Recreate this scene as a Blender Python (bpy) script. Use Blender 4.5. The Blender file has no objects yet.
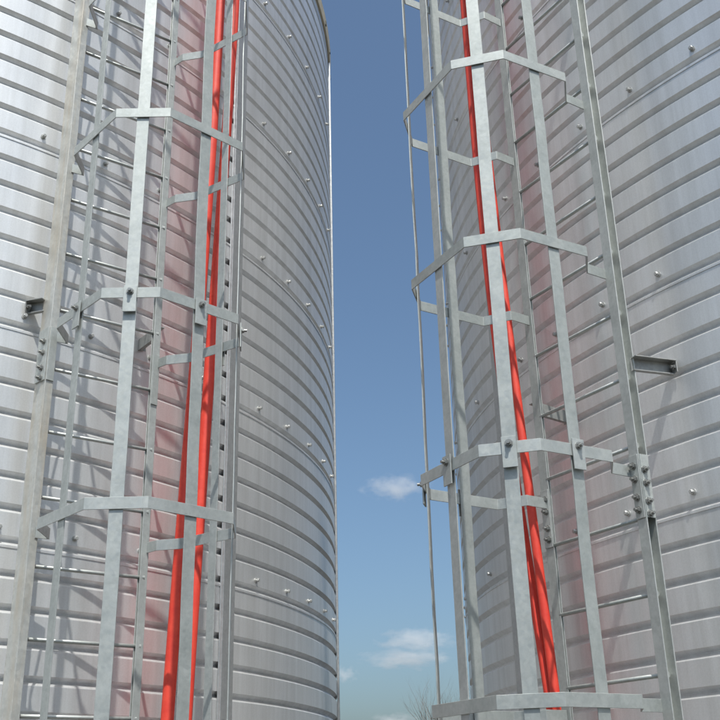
import bpy, bmesh, math, random
import numpy as np
from mathutils import Vector, Matrix

rnd = random.Random(7)
scene = bpy.context.scene
R2D = math.radians

# ------------------------------------------------------------------ camera
CAM_Z = 1.6
PITCH, ROLL = 0.40083, -0.02572
cam_data = bpy.data.cameras.new('camera')
cam_data.sensor_width = 36.0
cam_data.sensor_fit = 'HORIZONTAL'
cam_data.lens = 36.0 * 1034.48 / 720.0
cam_data.clip_start = 0.05
cam_data.clip_end = 20000.0
cam = bpy.data.objects.new('camera', cam_data)
scene.collection.objects.link(cam)
fw = Vector((0, math.cos(PITCH), math.sin(PITCH)))
up0 = Vector((0, -math.sin(PITCH), math.cos(PITCH)))
rt0 = Vector((1, 0, 0))
rt = rt0 * math.cos(ROLL) + up0 * math.sin(ROLL)
up = -rt0 * math.sin(ROLL) + up0 * math.cos(ROLL)
M = Matrix((rt, up, -fw)).transposed().to_4x4()
M.translation = Vector((0, 0, CAM_Z))
cam.matrix_world = M
scene.camera = cam

# ------------------------------------------------------------------ world, sun, exposure
SUN = Vector((0.107, -0.511, 1.0)).normalized()
world = bpy.data.worlds.new('World')
scene.world = world
world.use_nodes = True
wn, wl = world.node_tree.nodes, world.node_tree.links
wn.clear()
sky = wn.new('ShaderNodeTexSky')
sky.sky_type = 'NISHITA'
sky.sun_disc = False
sky.sun_elevation = math.asin(SUN.z)
sky.sun_rotation = math.atan2(SUN.x, SUN.y)
sky.altitude = 100.0
sky.air_density = 1.0
sky.dust_density = 3.7
sky.ozone_density = 4.5
bg = wn.new('ShaderNodeBackground')
bg.inputs['Strength'].default_value = 0.14
wo = wn.new('ShaderNodeOutputWorld')
tint = wn.new('ShaderNodeMix'); tint.data_type = 'RGBA'; tint.blend_type = 'MULTIPLY'
tint.inputs[0].default_value = 1.0; tint.inputs[7].default_value = (0.99, 1.06, 1.02, 1)
wl.new(sky.outputs[0], tint.inputs[6]); wl.new(tint.outputs[2], bg.inputs[0])
wl.new(bg.outputs[0], wo.inputs[0])

sun_data = bpy.data.lights.new('sun', 'SUN')
sun_data.energy = 5.0
sun_data.angle = R2D(0.53)
sun_data.color = (1.0, 0.985, 0.93)
sun = bpy.data.objects.new('sun', sun_data)
sun.rotation_euler = SUN.to_track_quat('Z', 'Y').to_euler()
sun.location = SUN * 60
scene.collection.objects.link(sun)

scene.view_settings.view_transform = 'Standard'
scene.view_settings.look = 'None'
scene.view_settings.exposure = 0.0
scene.view_settings.gamma = 1.0
scene.cycles.use_denoising = True
scene.cycles.max_bounces = 6
scene.cycles.diffuse_bounces = 3
scene.cycles.glossy_bounces = 4
scene.cycles.volume_bounces = 2

# ------------------------------------------------------------------ helpers
COL = scene.collection

def link(o, parent=None):
    COL.objects.link(o)
    if parent is not None:
        o.parent = parent
    return o

def mesh_from(name, verts, faces, mat, smooth=False):
    me = bpy.data.meshes.new(name)
    me.from_pydata([tuple(v) for v in verts], [], faces)
    me.materials.append(mat)
    if smooth:
        me.polygons.foreach_set('use_smooth', [True] * len(me.polygons))
    me.update()
    return me

def obj(name, me, parent=None, loc=(0, 0, 0), rotz=0.0):
    o = bpy.data.objects.new(name, me)
    o.location = loc
    o.rotation_euler = (0, 0, rotz)
    return link(o, parent)

def empty(name, loc, rotz, label, cat, group=None):
    o = bpy.data.objects.new(name, None)
    o.empty_display_size = 0.2
    o.location = loc
    o.rotation_euler = (0, 0, rotz)
    o['label'] = label
    o['category'] = cat
    if group:
        o['group'] = group
    return link(o)

class MB:
    """collects vertices and faces of one mesh"""
    def __init__(self):
        self.v, self.f = [], []
    def add(self, vs, fs):
        k = len(self.v)
        self.v += [tuple(v) for v in vs]
        self.f += [tuple(i + k for i in f) for f in fs]
        return self
    def box(self, c, ex, ey, ez, hx, hy, hz):
        c, ex, ey, ez = Vector(c), Vector(ex), Vector(ey), Vector(ez)
        vs = [c + ex * (sx * hx) + ey * (sy * hy) + ez * (sz * hz)
              for sz in (-1, 1) for sy in (-1, 1) for sx in (-1, 1)]
        fs = [(0, 2, 3, 1), (4, 5, 7, 6), (0, 1, 5, 4), (2, 6, 7, 3), (0, 4, 6, 2), (1, 3, 7, 5)]
        return self.add(vs, fs)
    def prism(self, prof, axis_pts, ex, ey):
        """extrude closed profile [(x,y)] along list of centre points"""
        n = len(prof); vs, fs = [], []
        for p in axis_pts:
            for (x, y) in prof:
                vs.append(Vector(p) + Vector(ex) * x + Vector(ey) * y)
        for k in range(len(axis_pts) - 1):
            for i in range(n):
                j = (i + 1) % n
                fs.append((k*n + i, k*n + j, (k+1)*n + j, (k+1)*n + i))
        fs.append(tuple(range(n - 1, -1, -1)))
        fs.append(tuple((len(axis_pts) - 1) * n + i for i in range(n)))
        return self.add(vs, fs)
    def tube(self, pts, rad, seg=8, cap=True):
        pts = [Vector(p) for p in pts]
        rads = rad if isinstance(rad, (list, tuple)) else [rad] * len(pts)
        vs, fs = [], []
        prev = None
        for i, p in enumerate(pts):
            d = (pts[min(i + 1, len(pts) - 1)] - pts[max(i - 1, 0)]).normalized()
            a = prev if prev is not None else (Vector((0, 0, 1)) if abs(d.z) < .9 else Vector((1, 0, 0)))
            u = (a - d * a.dot(d)).normalized(); w = d.cross(u); prev = u
            for k in range(seg):
                t = 2 * math.pi * k / seg
                vs.append(p + (u * math.cos(t) + w * math.sin(t)) * rads[i])
        for i in range(len(pts) - 1):
            for k in range(seg):
                j = (k + 1) % seg
                fs.append((i*seg + k, i*seg + j, (i+1)*seg + j, (i+1)*seg + k))
        if cap:
            fs.append(tuple(range(seg - 1, -1, -1)))
            fs.append(tuple((len(pts) - 1) * seg + k for k in range(seg)))
        return self.add(vs, fs)
    def mesh(self, name, mat, smooth=False, bevel=0.0):
        me = mesh_from(name, self.v, self.f, mat, smooth)
        bm = bmesh.new(); bm.from_mesh(me)
        if bevel:
            bmesh.ops.bevel(bm, geom=[e for e in bm.edges if e.is_manifold and e.calc_face_angle(0) > 0.6],
                            offset=bevel, segments=1, affect='EDGES', profile=0.6)
        bmesh.ops.recalc_face_normals(bm, faces=bm.faces)
        bm.to_mesh(me); bm.free()
        return me

# ------------------------------------------------------------------ materials
def new_mat(name):
    m = bpy.data.materials.new(name); m.use_nodes = True
    nt = m.node_tree
    b = nt.nodes['Principled BSDF']
    return m, nt, b

def N(nt, t, **kw):
    n = nt.nodes.new(t)
    for k, v in kw.items():
        if k.startswith('i_'):
            n.inputs[k[2:].replace('_', ' ')].default_value = v
        else:
            setattr(n, k, v)
    return n

def ramp(nt, src, stops):
    r = nt.nodes.new('ShaderNodeValToRGB')
    el = r.color_ramp.elements
    el[0].position, el[0].color = stops[0][0], (*stops[0][1], 1)
    el[1].position, el[1].color = stops[-1][0], (*stops[-1][1], 1)
    for pos, c in stops[1:-1]:
        e = el.new(pos); e.color = (*c, 1)
    nt.links.new(src, r.inputs[0])
    return r

def mix(nt, mode, fac, a, b):
    m = nt.nodes.new('ShaderNodeMix'); m.data_type = 'RGBA'; m.blend_type = mode
    for sock, val in ((m.inputs[0], fac), (m.inputs[6], a), (m.inputs[7], b)):
        if hasattr(val, 'is_output'):
            nt.links.new(val, sock)
        elif isinstance(val, tuple):
            sock.default_value = (*val, 1)
        else:
            sock.default_value = val
    return m.outputs[2]

def mat_wall_sheet():
    m, nt, b = new_mat('galvanised_wall_sheet')
    tc = N(nt, 'ShaderNodeTexCoord'); oi = N(nt, 'ShaderNodeObjectInfo'); geo = N(nt, 'ShaderNodeNewGeometry')
    # large soft blotches + fine zinc speckle + vertical wash marks, all in world metres
    big = N(nt, 'ShaderNodeTexNoise', i_Scale=1.7, i_Detail=4.0, i_Roughness=0.6)
    nt.links.new(geo.outputs['Position'], big.inputs['Vector'])
    fine = N(nt, 'ShaderNodeTexNoise', i_Scale=140.0, i_Detail=3.0, i_Roughness=0.7)
    nt.links.new(geo.outputs['Position'], fine.inputs['Vector'])
    mp = N(nt, 'ShaderNodeMapping'); mp.inputs['Scale'].default_value = (16, 16, 0.9)
    nt.links.new(geo.outputs['Position'], mp.inputs['Vector'])
    wash = N(nt, 'ShaderNodeTexNoise', i_Scale=1.0, i_Detail=5.0, i_Roughness=0.65)
    nt.links.new(mp.outputs[0], wash.inputs['Vector'])
    c0 = ramp(nt, big.outputs[0], [(0.3, (0.86, 0.862, 0.86)), (0.7, (0.93, 0.928, 0.92))]).outputs[0]
    c1 = mix(nt, 'MULTIPLY', 0.48, c0, ramp(nt, wash.outputs[0], [(0.25, (0.66, 0.65, 0.62)), (0.62, (1, 1, 1))]).outputs[0])
    c2 = mix(nt, 'MULTIPLY', 0.22, c1, ramp(nt, fine.outputs[0], [(0.3, (0.6, 0.6, 0.6)), (0.7, (1, 1, 1))]).outputs[0])
    tint = ramp(nt, oi.outputs['Random'], [(0.0, (0.89, 0.90, 0.91)), (1.0, (1.0, 1.0, 1.0))]).outputs[0]
    c3 = mix(nt, 'MULTIPLY', 1.0, c2, tint)
    nt.links.new(c3, b.inputs['Base Color'])
    b.inputs['Metallic'].default_value = 0.72
    b.inputs['Anisotropic'].default_value = 0.28      # rolled sheet: sheen drawn out up and down the wall
    tv = N(nt, 'ShaderNodeCombineXYZ'); tv.inputs[2].default_value = 1.0
    nt.links.new(tv.outputs[0], b.inputs['Tangent'])
    rr = N(nt, 'ShaderNodeMapRange'); rr.inputs[3].default_value = 0.45; rr.inputs[4].default_value = 0.52
    nt.links.new(big.outputs[0], rr.inputs[0]); nt.links.new(rr.outputs[0], b.inputs['Roughness'])
    wob = N(nt, 'ShaderNodeTexNoise', i_Scale=1.6, i_Detail=1.0)
    nt.links.new(geo.outputs['Position'], wob.inputs['Vector'])
    bp = N(nt, 'ShaderNodeBump', i_Strength=0.10, i_Distance=0.02)
    nt.links.new(wob.outputs[0], bp.inputs['Height'])
    bp2 = N(nt, 'ShaderNodeBump', i_Strength=0.05, i_Distance=0.003)
    nt.links.new(fine.outputs[0], bp2.inputs['Height']); nt.links.new(bp.outputs[0], bp2.inputs['Normal'])
    nt.links.new(bp2.outputs[0], b.inputs['Normal'])
    return m

def mat_galv(name, lo, hi, rust=0.0, metallic=0.55, rough=(0.42, 0.62)):
    m, nt, b = new_mat(name)
    geo = N(nt, 'ShaderNodeNewGeometry'); oi = N(nt, 'ShaderNodeObjectInfo')
    vor = N(nt, 'ShaderNodeTexVoronoi', i_Scale=75.0)
    nt.links.new(geo.outputs['Position'], vor.inputs['Vector'])
    n1 = N(nt, 'ShaderNodeTexNoise', i_Scale=9.0, i_Detail=6.0, i_Roughness=0.7)
    nt.links.new(geo.outputs['Position'], n1.inputs['Vector'])
    n2 = N(nt, 'ShaderNodeTexNoise', i_Scale=42.0, i_Detail=4.0, i_Roughness=0.7)
    nt.links.new(geo.outputs['Position'], n2.inputs['Vector'])
    sp = N(nt, 'ShaderNodeSeparateColor'); nt.links.new(vor.outputs['Color'], sp.inputs[0])
    c = ramp(nt, n1.outputs[0], [(0.3, lo), (0.68, hi)]).outputs[0]
    c = mix(nt, 'MULTIPLY', 0.22, c, ramp(nt, sp.outputs[0], [(0.0, (0.62, 0.63, 0.64)), (1.0, (1, 1, 1))]).outputs[0])
    c = mix(nt, 'MULTIPLY', 0.2, c, ramp(nt, n2.outputs[0], [(0.35, (0.62, 0.62, 0.6)), (0.6, (1, 1, 1))]).outputs[0])
    c = mix(nt, 'MULTIPLY', 1.0, c, ramp(nt, oi.outputs['Random'], [(0, (0.84, 0.85, 0.84)), (1, (1, 1, 1))]).outputs[0])
    if rust:
        n3 = N(nt, 'ShaderNodeTexNoise', i_Scale=2.6, i_Detail=6.0, i_Roughness=0.65)
        mp = N(nt, 'ShaderNodeMapping'); mp.inputs['Scale'].default_value = (6, 6, 0.8)
        nt.links.new(geo.outputs['Position'], mp.inputs['Vector']); nt.links.new(mp.outputs[0], n3.inputs['Vector'])
        k = ramp(nt, n3.outputs[0], [(0.44, (0, 0, 0)), (0.66, (rust, rust, rust))]).outputs[0]
        c = mix(nt, 'MIX', k, c, (0.50, 0.41, 0.29))
    nt.links.new(c, b.inputs['Base Color'])
    b.inputs['Metallic'].default_value = metallic
    rr = N(nt, 'ShaderNodeMapRange'); rr.inputs[3].default_value = rough[0]; rr.inputs[4].default_value = rough[1]
    nt.links.new(sp.outputs[1], rr.inputs[0]); nt.links.new(rr.outputs[0], b.inputs['Roughness'])
    bp = N(nt, 'ShaderNodeBump', i_Strength=0.05, i_Distance=0.003)
    nt.links.new(n2.outputs[0], bp.inputs['Height']); nt.links.new(bp.outputs[0], b.inputs['Normal'])
    return m

def mat_red():
    m, nt, b = new_mat('red_plastic_hose')
    geo = N(nt, 'ShaderNodeNewGeometry')
    n1 = N(nt, 'ShaderNodeTexNoise', i_Scale=14.0, i_Detail=5.0, i_Roughness=0.7)
    nt.links.new(geo.outputs['Position'], n1.inputs['Vector'])
    c = ramp(nt, n1.outputs[0], [(0.3, (0.64, 0.040, 0.026)), (0.7, (0.78, 0.075, 0.042))]).outputs[0]
    nt.links.new(c, b.inputs['Base Color'])
    b.inputs['Roughness'].default_value = 0.55
    return m

def mat_plain(name, lo, hi, scale=8.0, rough=0.85, metallic=0.0, bump=0.3, dist=0.01):
    m, nt, b = new_mat(name)
    geo = N(nt, 'ShaderNodeNewGeometry')
    n1 = N(nt, 'ShaderNodeTexNoise', i_Scale=scale, i_Detail=8.0, i_Roughness=0.65)
    nt.links.new(geo.outputs['Position'], n1.inputs['Vector'])
    c = ramp(nt, n1.outputs[0], [(0.3, lo), (0.7, hi)]).outputs[0]
    nt.links.new(c, b.inputs['Base Color'])
    b.inputs['Roughness'].default_value = rough
    b.inputs['Metallic'].default_value = metallic
    bp = N(nt, 'ShaderNodeBump', i_Strength=bump, i_Distance=dist)
    nt.links.new(n1.outputs[0], bp.inputs['Height']); nt.links.new(bp.outputs[0], b.inputs['Normal'])
    return m

M_WALL = mat_wall_sheet()
M_BAR = mat_galv('galvanised_flat_bar', (0.42, 0.445, 0.435), (0.54, 0.56, 0.545), metallic=0.6, rough=(0.46, 0.6))
M_STILE = mat_galv('galvanised_stile', (0.47, 0.49, 0.475), (0.60, 0.62, 0.60), metallic=0.6, rough=(0.44, 0.58))
M_STILE_R = mat_galv('galvanised_stile_stained', (0.52, 0.525, 0.50), (0.64, 0.64, 0.61), rust=0.5, metallic=0.6)
M_STIFF = mat_galv('galvanised_stiffener', (0.55, 0.56, 0.565), (0.63, 0.635, 0.64), metallic=0.8, rough=(0.38, 0.5))
M_BOLT = mat_galv('zinc_bolt', (0.26, 0.26, 0.25), (0.40, 0.40, 0.385), metallic=0.75, rough=(0.35, 0.5))
M_CAP = mat_galv('zinc_wall_bolt', (0.45, 0.45, 0.44), (0.6, 0.6, 0.58), metallic=0.5, rough=(0.4, 0.55))
M_BRKT = mat_galv('bracket_steel', (0.36, 0.36, 0.35), (0.48, 0.48, 0.46), metallic=0.6)
M_RED = mat_red()
M_ROOF = mat_galv('roof_sheet', (0.5, 0.51, 0.52), (0.6, 0.6, 0.6), metallic=0.7)
M_EAVE = mat_plain('eave_flashing', (0.46, 0.38, 0.26), (0.62, 0.53, 0.38), 10.0, 0.6, 0.3, 0.1, 0.003)
M_DARK = mat_plain('dark_green_paint', (0.018, 0.028, 0.02), (0.03, 0.04, 0.03), 20.0, 0.6)
M_GROUND = mat_plain('dry_earth', (0.042, 0.037, 0.028), (0.075, 0.065, 0.048), 0.7, 0.95, 0, 0.5, 0.05)
M_CONC = mat_plain('concrete', (0.20, 0.195, 0.18), (0.28, 0.27, 0.25), 4.0, 0.9)
M_BARK = mat_plain('bark', (0.10, 0.08, 0.065), (0.17, 0.14, 0.12), 15.0, 0.9)

# ------------------------------------------------------------------ ground
g = 6000.0
ground = obj('ground', mesh_from('ground', [(-g, -g, 0), (g, -g, 0), (g, g, 0), (-g, g, 0)], [(0, 1, 2, 3)], M_GROUND))
ground['kind'] = 'structure'

# ------------------------------------------------------------------ silos
RAD = 4.081
SHEET = 1.0
PITCHZ = SHEET / 7.0
Z_BASE = 0.661                      # centre of the lowest seam groove
RINGS = 7
Z_TOP = Z_BASE + RINGS * SHEET
ARC = 30.0

def panel_mesh():
    low = ((-0.0225, -0.0001), (-0.0217, -0.0005), (-0.0211, -0.0011), (-0.0204, -0.0020), (-0.0010, -0.0235), (0.0010, -0.0235), (0.0182, 0.0), (0.0215, 0.0))
    prof = [(-0.034, 0.0004), (-0.034, 0.0030), (-0.0265, 0.0030), (-0.0235, 0.0030)]
    prof += [(dz, dr + 0.0030 * (1 if i < 3 else 0.5 if i == 3 else 0)) for i, (dz, dr) in enumerate(low)]
    for k in range(1, 7):
        z = k * PITCHZ
        prof += [(z - 0.0265, 0.0), (z - 0.0235, 0.0)] + [(z + dz, dr) for dz, dr in low]
    prof.append((SHEET - 0.022, 0.0))
    seg = 32
    vs, fs = [], []
    n = len(prof)
    for s in range(seg + 1):
        a = R2D(-ARC / 2 + ARC * s / seg)
        for (z, dr) in prof:
            r = RAD + dr
            vs.append((r * math.sin(a), -r * math.cos(a), z))
    for s in range(seg):
        for i in range(n - 1):
            fs.append((s*n + i, (s+1)*n + i, (s+1)*n + i + 1, s*n + i + 1))
    me = mesh_from('wall_panel', vs, fs, M_WALL, smooth=True)
    me.set_sharp_from_angle(angle=R2D(30))
    return me

def bolt_mesh(head=0.0105, prot=0.021):
    """washer, shank and domed head pointing along -Y (outwards), base at the origin"""
    mb = MB()
    mb.tube([(0, 0.002, 0), (0, -0.004, 0)], 0.0135, 12)
    mb.tube([(0, 0, 0), (0, -prot + 0.006, 0)], 0.0075, 8)
    mb.tube([(0, -prot + 0.010, 0), (0, -prot + 0.002, 0), (0, -prot - 0.001, 0)], [head, head, head * 0.75], 6)
    return mb.mesh('bolt', M_CAP)

def stiffener_mesh():
    W, D, F, T = 0.054, 0.017, 0.004, 0.003
    o = RAD + 0.001
    prof = [(-W - F, 0), (-W - F, T), (-W + .001, T), (-W + .004, D), (W - .004, D), (W - .001, T), (W + F, T), (W + F, 0), (W - T, 0),
            (W - T - .004, D - T), (-W + T + .004, D - T), (-W + T, 0)]
    mb = MB()
    mb.prism([(x, -(o + y)) for x, y in prof], [(0, 0, 0.0), (0, 0, Z_TOP - Z_BASE + 0.06)], (1, 0, 0), (0, 1, 0))
    return mb.mesh('stiffener', M_STIFF, bevel=0.0012)

def roof_mesh():
    mb = MB(); n = 72
    pitch = R2D(27)
    ro = RAD + 0.02
    zr = 0.05
    vs = [(0, 0, zr + ro * math.tan(pitch))]
    for k in range(n):
        a = 2 * math.pi * k / n
        rib = 0.03 if k % 2 else 0.0
        vs.append((ro * math.sin(a), -ro * math.cos(a), zr + rib))
    fs = [(0, 1 + k, 1 + (k + 1) % n) for k in range(n)]
    mb.add(vs, fs)
    return mb.mesh('roof', M_ROOF)

def eave_mesh():
    """rolled eave flashing that stands just proud of the wall head"""
    prof = [(-0.02, -0.045), (0.014, -0.045), (0.018, -0.040), (0.024, 0.050), (0.020, 0.056), (-0.02, 0.065)]
    n = 160; m = len(prof); vs, fs = [], []
    for k in range(n):
        a = 2 * math.pi * k / n
        for dr, z in prof:
            vs.append(((RAD + dr) * math.sin(a), -(RAD + dr) * math.cos(a), z))
    for k in range(n):
        j = (k + 1) % n
        for i in range(m):
            q = (i + 1) % m
            fs.append((k*m + i, j*m + i, j*m + q, k*m + q))
    return MB().add(vs, fs).mesh('eave_flashing', M_EAVE)

def eave_clip_mesh():
    mb = MB()
    mb.box((0, -(RAD + 0.021), 0.0), (1, 0, 0), (0, 1, 0), (0, 0, 1), 0.014, 0.005, 0.020)
    return mb.mesh('eave_clip', M_DARK)

PANEL, BOLT, STIFF, ROOF, EAVE, CLIP = panel_mesh(), bolt_mesh(), stiffener_mesh(), roof_mesh(), eave_mesh(), eave_clip_mesh()

def plinth_mesh():
    mb = MB()
    n = 96; vs = []; fs = []
    for (r, z) in ((RAD + 0.35, -0.02), (RAD + 0.35, 0.585), (RAD + 0.33, 0.605), (0.05, 0.605)):
        for k in range(n):
            a = 2 * math.pi * k / n
            vs.append((r * math.sin(a), -r * math.cos(a), z))
    for i in range(3):
        for k in range(n):
            j = (k + 1) % n
            fs.append((i*n + k, i*n + j, (i+1)*n + j, (i+1)*n + k))
    return MB().add(vs, fs).mesh('plinth', M_CONC)
PLINTH = plinth_mesh()

def make_silo(c, stiff_deg, bolt_angles, label):
    root = empty('grain_silo', (c[0], c[1], 0), 0, label, 'silo', 'pair of corrugated steel grain silos')
    obj('plinth', PLINTH, root)
    for s in range(12):
        a = stiff_deg + ARC * s
        obj('stiffener', STIFF, root, (0, 0, Z_BASE - 0.045), R2D(a))
        for k in range(RINGS):
            obj('wall_panel', PANEL, root, (0, 0, Z_BASE + k * SHEET), R2D(a + ARC / 2))
    for k in range(RINGS):
        for b in bolt_angles:
            a = R2D(b + rnd.uniform(-0.12, 0.12))
            o = obj('bolt', BOLT, root, ((RAD - 0.0005) * math.sin(a), -(RAD - 0.0005) * math.cos(a), Z_BASE + k * SHEET + 0.05 + rnd.uniform(-.002, .002)), a)
            o.rotation_euler = (rnd.uniform(-0.05, 0.05), rnd.uniform(0, 1), a)
    obj('eave_flashing', EAVE, root, (0, 0, Z_TOP))
    for i in range(-2, 11):
        a = stiff_deg + (1 if stiff_deg > 0 else -1) * (3 + 5 * i)
        obj('eave_clip', CLIP, root, (0, 0, Z_TOP), R2D(a))
    obj('roof', ROOF, root, (0, 0, Z_TOP))
    return root

CL = (-4.29790, 7.38959)
CR = (4.70020, 6.40297)
silo_l = make_silo(CL, 61.1, [36.9 + 5.07 * i for i in range(5)] + [65.1 + 5.15 * i for i in range(5)] + [96.2 + 5.07 * i for i in range(3)],
                   'corrugated steel grain silo on the left, its roof eave in view')
silo_r = make_silo(CR, -74.6, [-36.0 - 5.07 * i for i in range(1)] + [-50.4 - 5.06 * i for i in range(5)] + [-79.7 - 5.07 * i for i in range(5)],
                   'corrugated steel grain silo on the right, behind the right ladder cage')

# dark steel lug on the right silo's eave, seen against the sky
lug = MB()
lug.box((0, -(RAD + 0.095), 0.035), (1, 0, 0), (0, 1, 0), (0, 0, 1), 0.03, 0.085, 0.024)
lug.box((0, -(RAD + 0.040), -0.055), (1, 0, 0), (0, 1, 0), (0, 0, 1), 0.02, 0.008, 0.065)
obj('eave_lug', lug.mesh('eave_lug', M_DARK, bevel=0.002), silo_r, (0, 0, Z_TOP), R2D(-91.0))

# ------------------------------------------------------------------ caged ladders
def ribbon_mesh(name, pts, h, th, mat):
    """flat steel strip on edge following a plan polyline; strip stands `h` high, `th` thick (grows inwards)"""
    P = [Vector((x, y)) for x, y in pts]
    cen = sum(P, Vector((0, 0))) / len(P)
    inner = []
    for i, p in enumerate(P):
        ns = []
        for q0, q1 in ((i - 1, i), (i, i + 1)):
            if q0 < 0 or q1 >= len(P):
                continue
            d = (P[q1] - P[q0]).normalized()
            ns.append(Vector((-d.y, d.x)))
        nn = sum(ns, Vector((0, 0))).normalized()
        k = max(0.35, nn.dot(ns[0]))
        inner.append(p + nn * (th / k))
    vs, fs = [], []
    for p, q in zip(P, inner):
        vs += [(p.x, p.y, -h/2), (q.x, q.y, -h/2), (q.x, q.y, h/2), (p.x, p.y, h/2)]
    for i in range(len(P) - 1):
        a, b = 4 * i, 4 * (i + 1)
        for j in range(4):
            k = (j + 1) % 4
            fs.append((a + j, a + k, b + k, b + j))
    fs += [(0, 1, 2, 3), tuple(4 * (len(P) - 1) + j for j in (3, 2, 1, 0))]
    return MB().add(vs, fs).mesh(name, mat, bevel=0.0008)

def hexbolt_mesh(name='bolt', r=0.012, prot=0.016):
    mb = MB()
    mb.tube([(0, 0, 0), (0, -0.003, 0)], r * 1.35, 10)
    mb.tube([(0, -0.003, 0), (0, -prot * .75, 0)], r, 6)
    mb.tube([(0, -prot * .7, 0), (0, -prot * 1.5, 0)], r * .55, 8)
    return mb.mesh(name, M_BOLT)
HEX = hexbolt_mesh()

def make_ladder(c, ang, hoop, stiles, hoop_zs, rung_z0, splice_z, bracket_zs, z_lo, z_hi, cage_lo, label, stained, web, flange, bar_at=(.5,)*5, bar_w=(.055,)*5):
    """local frame: x along the wall, -y outwards, wall line at y = 0; all (t, n) pairs are (x, -y)"""
    a = R2D(ang)
    root = empty('caged_ladder', (c[0] + RAD * math.sin(a), c[1] - RAD * math.cos(a), 0), a, label, 'ladder', 'caged ladders on the silos')
    L = lambda t, n, z=0.0: (t, -n, z)
    # stiles: folded channels, web on the outside, flanges turned towards the rungs
    for i, (t, n) in enumerate(stiles):
        s = -1 if i == 0 else 1            # which way is outside
        T = 0.005
        w, fl = web[i], flange[i]
        out = s
        if i == 1 and not stained:
            s = -s                         # this channel opens outwards
        prof = [(s*fl/2, -w/2), (s*fl/2, w/2), (-s*fl/2, w/2), (-s*fl/2, w/2 - T), (s*fl/2 - s*T, w/2 - T), (s*fl/2 - s*T, -w/2 + T), (-s*fl/2, -w/2 + T), (-s*fl/2, -w/2)]
        zs = [z_lo + (z_hi - z_lo) * k / 24 for k in range(25)]
        pts = [L(t + rnd.uniform(-.0012, .0012), n + rnd.uniform(-.0012, .0012), z) for z in zs]
        mb = MB().prism(prof, pts, (1, 0, 0), (0, 1, 0))
        st = obj('stile', mb.mesh('stile', M_STILE_R if (stained and i == 0) else M_STILE, bevel=0.001), root)
        s = out
        # splice sleeve with its bolts
        slv = MB()
        slv.box(L(t + s * (fl/2 + 0.003), n, splice_z - 0.09), (1, 0, 0), (0, 1, 0), (0, 0, 1), 0.0025, w/2 - 0.004, 0.13)
        slv.box(L(t, n + w/2 + 0.003, splice_z - 0.09), (1, 0, 0), (0, 1, 0), (0, 0, 1), fl/2 - 0.002, 0.0025, 0.13)
        sp = obj('splice_plate', slv.mesh('splice_plate', M_STILE, bevel=0.0008), st)
        for k, dz in enumerate((-0.005, -0.060, -0.135, -0.185)):
            z = splice_z + dz
            if not (stained and i == 1):
                if not stained:
                    obj('bolt', HEX, sp, L(t - s * .004, n + w/2 + 0.0055, z))
                if stained or i == 1:
                    obj('bolt', HEX, sp, L(t + s * (fl/2 + 0.0055), n + .008, z - 0.02), s * math.pi / 2)
    # rungs
    (t0, n0), (t1, n1) = stiles
    z = rung_z0
    while z > z_lo + 0.15:
        z -= 0.3
    rung_me = None
    d = Vector((t1 - t0, n1 - n0)); d.normalize()
    k0 = Vector((t0, n0)) - d * (-flange[0]/2 + 0.012); k1 = Vector((t1, n1)) + d * (-flange[1]/2 + 0.024)
    mb = MB().tube([L(k0.x, k0.y), L((k0.x + k1.x)/2, (k0.y + k1.y)/2), L(k1.x, k1.y)], 0.0085, 10)
    rung_me = mb.mesh('rung', M_STILE, smooth=True)
    nubm = MB().tube([L(k1.x - d.x*.012, k1.y - d.y*.012), L(k1.x + d.x*.004, k1.y + d.y*.004)], 0.0125, 10).mesh('rung_collar', M_STILE)
    z += 0.3
    while z < z_hi - 0.1:
        rg = obj('rung', rung_me, root, (0, 0, z))
        obj('collar', nubm, rg)
        z += 0.3
    # hoops
    H = 0.048
    hoop_me = ribbon_mesh('hoop', [L(t, n)[:2] for t, n in hoop], H, 0.005, M_BAR)
    for hz in hoop_zs:
        ho = obj('hoop', hoop_me, root, (0, 0, hz))
        ho.rotation_euler = (rnd.uniform(-.004, .004), rnd.uniform(-.004, .004), 0)
    # cage bars inside the hoops, one on the middle of each long side of the octagon
    V = [Vector(p) for p in hoop]
    segs = [(2, 3), (3, 4), (4, 5), (5, 6), (6, 7)]
    cen = (V[3] + V[6]) / 2
    ztop = hoop_zs[-1] + 0.06
    for si, (i, j) in enumerate(segs):
        m = V[i].lerp(V[j], bar_at[si])
        d = (V[j] - V[i]).normalized()
        nr = Vector((-d.y, d.x))
        if nr.dot(m - cen) < 0:
            nr = -nr
        q = m - nr * 0.0105
        zs = [cage_lo + (ztop - cage_lo) * k / 36 for k in range(37)]
        wv = 0.0
        pts = []
        for zz in zs:
            wv = wv * 0.6 + rnd.uniform(-.0022, .0022)
            near = min(abs(zz - hz) for hz in hoop_zs)
            k = min(1.0, near / 0.2)
            e = q + nr * (wv * k - 0.0) + d * (wv * 0.8 * k)
            pts.append(L(e.x, e.y, zz))
        ex = Vector((d.x, -d.y, 0)); ey = Vector((nr.x, -nr.y, 0))
        W = bar_w[si] / 2
        bar = obj('cage_bar', MB().prism([(-W, -.0025), (W, -.0025), (W, .0025), (-W, .0025)], pts, ex, ey).mesh('cage_bar', M_BAR, bevel=0.0008), root)
        # lapped splice: outer plate over the hoop with a bolt
        o = m + nr * 0.0065
        mbp = MB().box(L(o.x, o.y, splice_z - 0.036), ex, ey, (0, 0, 1), W + .0005, .003, 0.060)
        plate = obj('splice_plate', mbp.mesh('splice_plate', M_BAR, bevel=0.0008), bar)
        o2 = m + nr * 0.0095
        ob = obj('bolt', HEX, plate, L(o2.x, o2.y, splice_z - 0.004), math.atan2(ey.x, -ey.y))
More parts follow.
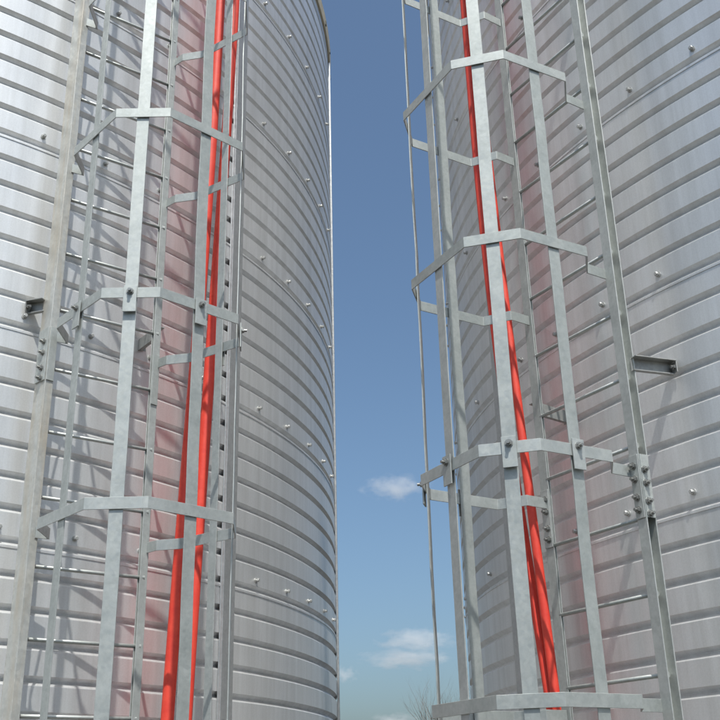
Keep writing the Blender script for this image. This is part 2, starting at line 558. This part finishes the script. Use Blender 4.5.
    # wall brackets
    for bz in bracket_zs:
        for i, (t, n) in enumerate(stiles):
            s = -1 if i == 0 else 1
            wall_n = math.sqrt(max(0, RAD**2 - t*t)) - RAD
            ln = (n + web[i]/2 - 0.012) - wall_n
            cy = wall_n + ln / 2
            mb = MB()
            ta, tb = t + s * (flange[i]/2 - .014), t + s * (flange[i]/2 + .026)      # stile end, wall end
            wall_n = math.sqrt(max(0, RAD**2 - tb*tb)) - RAD
            pa, pb = Vector(L(ta, n - web[i]/2 + 0.01, bz)), Vector(L(tb, wall_n, bz))
            dr = (pb - pa); ln = dr.length; dr.normalize()
            sd = Vector((0, 0, 1)).cross(dr); sd = sd if sd.x * s > 0 else -sd
            mid = (pa + pb) / 2
            Z = Vector((0, 0, 1))
            mb.box(mid, sd, dr, Z, 0.0025, ln/2, 0.030)
            mb.box(mid + sd * 0.021 + Z * 0.0275, sd, dr, Z, 0.0185, ln/2 - .003, 0.0025)
            mb.box(mid + sd * 0.010 - Z * 0.0275, sd, dr, Z, 0.0075, ln/2 - .003, 0.0025)
            mb.box(pb + sd * 0.0205 - dr * 0.004 - Z * 0.001, sd, dr, Z, 0.0178, 0.0025, 0.0245)
            br = obj('wall_bracket', mb.mesh('wall_bracket', M_BRKT, bevel=0.0006), root)
            q = pb + sd * 0.022 - dr * 0.0065
            obj('bolt', HEX, br, q)
    return root

HOOP_L = [(-0.352, 0.147), (-0.300, 0.162), (-0.422, 0.274), (-0.460, 0.667), (-0.292, 0.847), (0.117, 0.877), (0.288, 0.695), (0.240, 0.376), (0.182, 0.280), (0.178, 0.180)]
HOOP_R = [(-0.300, 0.236), (-0.290, 0.348), (-0.405, 0.425), (-0.395, 0.790), (-0.232, 0.940), (0.188, 0.950), (0.355, 0.787), (0.360, 0.440), (0.245, 0.340), (0.238, 0.220)]
ladder_l = make_ladder(CL, 48.0, HOOP_L, [(-0.357, 0.100), (0.165, 0.205)],
    [1.6 + 1.07 + 0.908 * k for k in range(-1, 7)], 1.6 + 1.235, 1.6 + 1.98, [1.2, 1.6 + 2.155, 1.6 + 4.85], 0.612, 8.75, 1.66,
    'caged ladder on the left silo, its outer stile stained tan', True, (0.088, 0.020), (0.040, 0.040), (.5, .5, .5, .5, .38), (.055, .055, .055, .055, .042))
ladder_r = make_ladder(CR, -60.0, HOOP_R, [(-0.305, 0.225), (0.262, 0.205)],
    [1.6 + 0.29 + 0.90 * k for k in range(0, 8)], 1.6 + 1.0, 1.6 + 1.212, [1.0, 1.6 + 1.655, 1.6 + 4.35], 0.612, 8.75, 1.72,
    'caged ladder on the right silo, standing against the blue sky', False, (0.014, 0.052), (0.056, 0.052))

# ------------------------------------------------------------------ red hoses
def make_hose(c, pts, dr, rad, label):
    """pts: (wall angle in degrees, height); hangs between ladder and wall"""
    P = []
    n = 60
    pts = sorted(pts, key=lambda q: -q[1])
    zs_, as_ = np.array([q[1] for q in pts]), np.array([q[0] for q in pts])
    poly = np.polyfit(zs_, as_, 4)
    at = lambda z: float(np.polyval(poly, z))
    ztop, zbot = 7.45, 0.15
    for i in range(n + 1):
        z = ztop + (zbot - ztop) * i / n
        a = R2D(at(z))
        r = RAD + dr
        P.append((c[0] + r * math.sin(a), c[1] - r * math.cos(a), z))
    x0, y0 = P[-1][0], P[-1][1]
    loc = Vector((x0, y0, 0))
    me = MB().tube([Vector(p) - loc for p in P], rad, 14).mesh('red_hose', M_RED, smooth=True)
    o = obj('red_hose', me, None, loc)
    o['label'] = label; o['category'] = 'hose'; o['group'] = 'red hoses hanging beside the ladders'
    return o

make_hose(CL, [(56.1, 7.4), (55.9, 6.18), (55.7, 5.3), (54.98, 4.08), (54.3, 3.07), (53.78, 2.16), (53.6, 0.1)], 0.13, 0.030,
          'red hose on the left silo, the one nearer the ladder rungs')
make_hose(CL, [(58.1, 7.4), (57.75, 6.27), (57.4, 5.38), (56.4, 4.1), (55.95, 3.1), (55.30, 2.17), (54.3, 0.1)], 0.13, 0.030,
          'red hose on the left silo, the one nearer the vertical stiffener')
make_hose(CR, [(-72.3, 7.4), (-71.73, 6.18), (-71.2, 5.04), (-70.89, 4.37), (-70.4, 3.47), (-70.0, 3.14), (-68.9, 2.62), (-67.85, 2.2), (-67.6, 1.98), (-67.0, 0.1)], 0.135, 0.023,
          'red hose on the right silo, the one nearer the vertical stiffener')
make_hose(CR, [(-70.3, 7.4), (-69.95, 6.05), (-69.7, 5.1), (-69.4, 4.8), (-69.1, 4.36), (-68.7, 3.98), (-68.4, 3.42), (-68.1, 3.1), (-67.6, 2.6), (-67.2, 2.19), (-67.0, 1.97), (-66.4, 0.1)], 0.135, 0.022,
          'red hose on the right silo, the one nearer the ladder rungs')

# ------------------------------------------------------------------ bare trees beyond the silos
def make_tree(loc, height, seed, label):
    r = random.Random(seed)
    root = empty('bare_tree', loc, 0, label, 'tree', 'bare trees beyond the silos')
    trunk, limbs = MB(), MB()
    th = height * 0.30
    trunk.tube([(0, 0, -0.1), (0.03, 0.02, th * .5), (0.05, -0.02, th)], [height * .026, height * .021, height * .017], 9)
    def grow(p, d, ln, rad, lvl):
        pts = [p]; rs = [rad]
        q = p.copy(); dd = d.copy()
        steps = 4
        for k in range(steps):
            dd = (dd + Vector((r.uniform(-.16, .16), r.uniform(-.16, .16), r.uniform(-.03, .16)))).normalized()
            q = q + dd * (ln / steps)
            pts.append(q.copy()); rs.append(rad * (1 - 0.6 * (k + 1) / steps))
        limbs.tube(pts, rs, 5 if lvl < 2 else 3)
        if lvl >= 5:
            return
        nb = r.choice((3, 3, 4)) if lvl < 3 else r.choice((2, 3, 3))
        for k in range(nb):
            u = r.uniform(0.35, 1.0) if k else 1.0
            i = min(steps, max(1, round(u * steps)))
            az = r.uniform(0, 2 * math.pi); sp = r.uniform(.3, .75)
            nd = (dd + Vector((math.cos(az) * sp, math.sin(az) * sp, r.uniform(-.05, .3)))).normalized()
            grow(pts[i].copy(), nd, ln * r.uniform(.6, .8), rs[i] * .72, lvl + 1)
    for k in range(4):
        az = k * 1.6 + r.uniform(-.4, .4)
        grow(Vector((0.05, -0.02, th * (0.75 + .08 * k))), Vector((math.cos(az) * .5, math.sin(az) * .5, 1)).normalized(), height * .26, height * .015, 1)
    zmax = max(v[2] for v in limbs.v)
    k = (height - 0.0) / zmax
    limbs.v = [(x * k, y * k, z * k) for x, y, z in limbs.v]
    trunk.v = [(x * k, y * k, z * k) for x, y, z in trunk.v]
    obj('trunk', trunk.mesh('trunk', M_BARK, True), root)
    obj('crown', limbs.mesh('crown', M_BARK), root)
    return root

make_tree((3.1, 50.0, 0), 7.2, 3, 'leafless tree with fine twigs seen low in the gap between the silos')
make_tree((5.0, 53.0, 0), 7.5, 11, 'leafless tree partly hidden behind the lowest hoop of the right cage')

# ------------------------------------------------------------------ clouds
def cloud_mat(dens, seed, sc):
    m = bpy.data.materials.new('cloud_vapour'); m.use_nodes = True
    nt = m.node_tree; nt.nodes.clear()
    out = nt.nodes.new('ShaderNodeOutputMaterial')
    vol = nt.nodes.new('ShaderNodeVolumePrincipled')
    vol.inputs['Color'].default_value = (0.98, 0.98, 0.98, 1)
    vol.inputs['Anisotropy'].default_value = 0.1
    tc = nt.nodes.new('ShaderNodeTexCoord')
    ln = N(nt, 'ShaderNodeVectorMath', operation='LENGTH')
    nt.links.new(tc.outputs['Object'], ln.inputs[0])
    fall = N(nt, 'ShaderNodeMapRange'); fall.inputs[1].default_value = 1.0; fall.inputs[2].default_value = 0.1
    nt.links.new(ln.outputs['Value'], fall.inputs[0])
    mp = N(nt, 'ShaderNodeMapping'); mp.inputs['Scale'].default_value = sc; mp.inputs['Location'].default_value = (seed, seed * 2.3, seed * .7)
    nt.links.new(tc.outputs['Object'], mp.inputs[0])
    no = N(nt, 'ShaderNodeTexNoise', i_Scale=1.0, i_Detail=6.0, i_Roughness=0.62)
    nt.links.new(mp.outputs[0], no.inputs['Vector'])
    add = N(nt, 'ShaderNodeMath', operation='MULTIPLY_ADD'); add.inputs[1].default_value = 2.4
    nt.links.new(no.outputs[0], add.inputs[0]); nt.links.new(fall.outputs[0], add.inputs[2])
    th = N(nt, 'ShaderNodeMapRange'); th.inputs[1].default_value = 1.48; th.inputs[2].default_value = 2.15; th.inputs[4].default_value = dens
    nt.links.new(add.outputs[0], th.inputs[0])
    nt.links.new(th.outputs[0], vol.inputs['Density'])
    nt.links.new(vol.outputs[0], out.inputs['Volume'])
    return m

def make_cloud(loc, size, dens, seed, label, sc=(2.6, 1.6, 1.9)):
    bm = bmesh.new()
    bmesh.ops.create_icosphere(bm, subdivisions=3, radius=1.0)
    me = bpy.data.meshes.new('cloud'); bm.to_mesh(me); bm.free()
    me.materials.append(cloud_mat(dens, seed, sc))
    o = obj('cloud', me, None, loc); o.scale = size
    o['label'] = label; o['category'] = 'cloud'; o['group'] = 'small clouds between the silos'
    return o

make_cloud((49, 1500, 429), (62, 40, 24), 0.020, 1.3, 'small flat cloud halfway up the strip of sky')
make_cloud((74, 1600, 219), (70, 45, 24), 0.022, 4.1, 'upper of two wispy clouds low in the gap')
make_cloud((56, 1600, 193), (80, 45, 20), 0.025, 7.7, 'lower flat cloud just above the bare tree tops')
make_cloud((-37, 1600, 172), (26, 20, 15), 0.03, 2.2, 'tiny cloud touching the edge of the left silo')
make_cloud((33, 1600, 105), (46, 40, 15), 0.018, 5.6, 'pale low cloud behind the bare twigs')
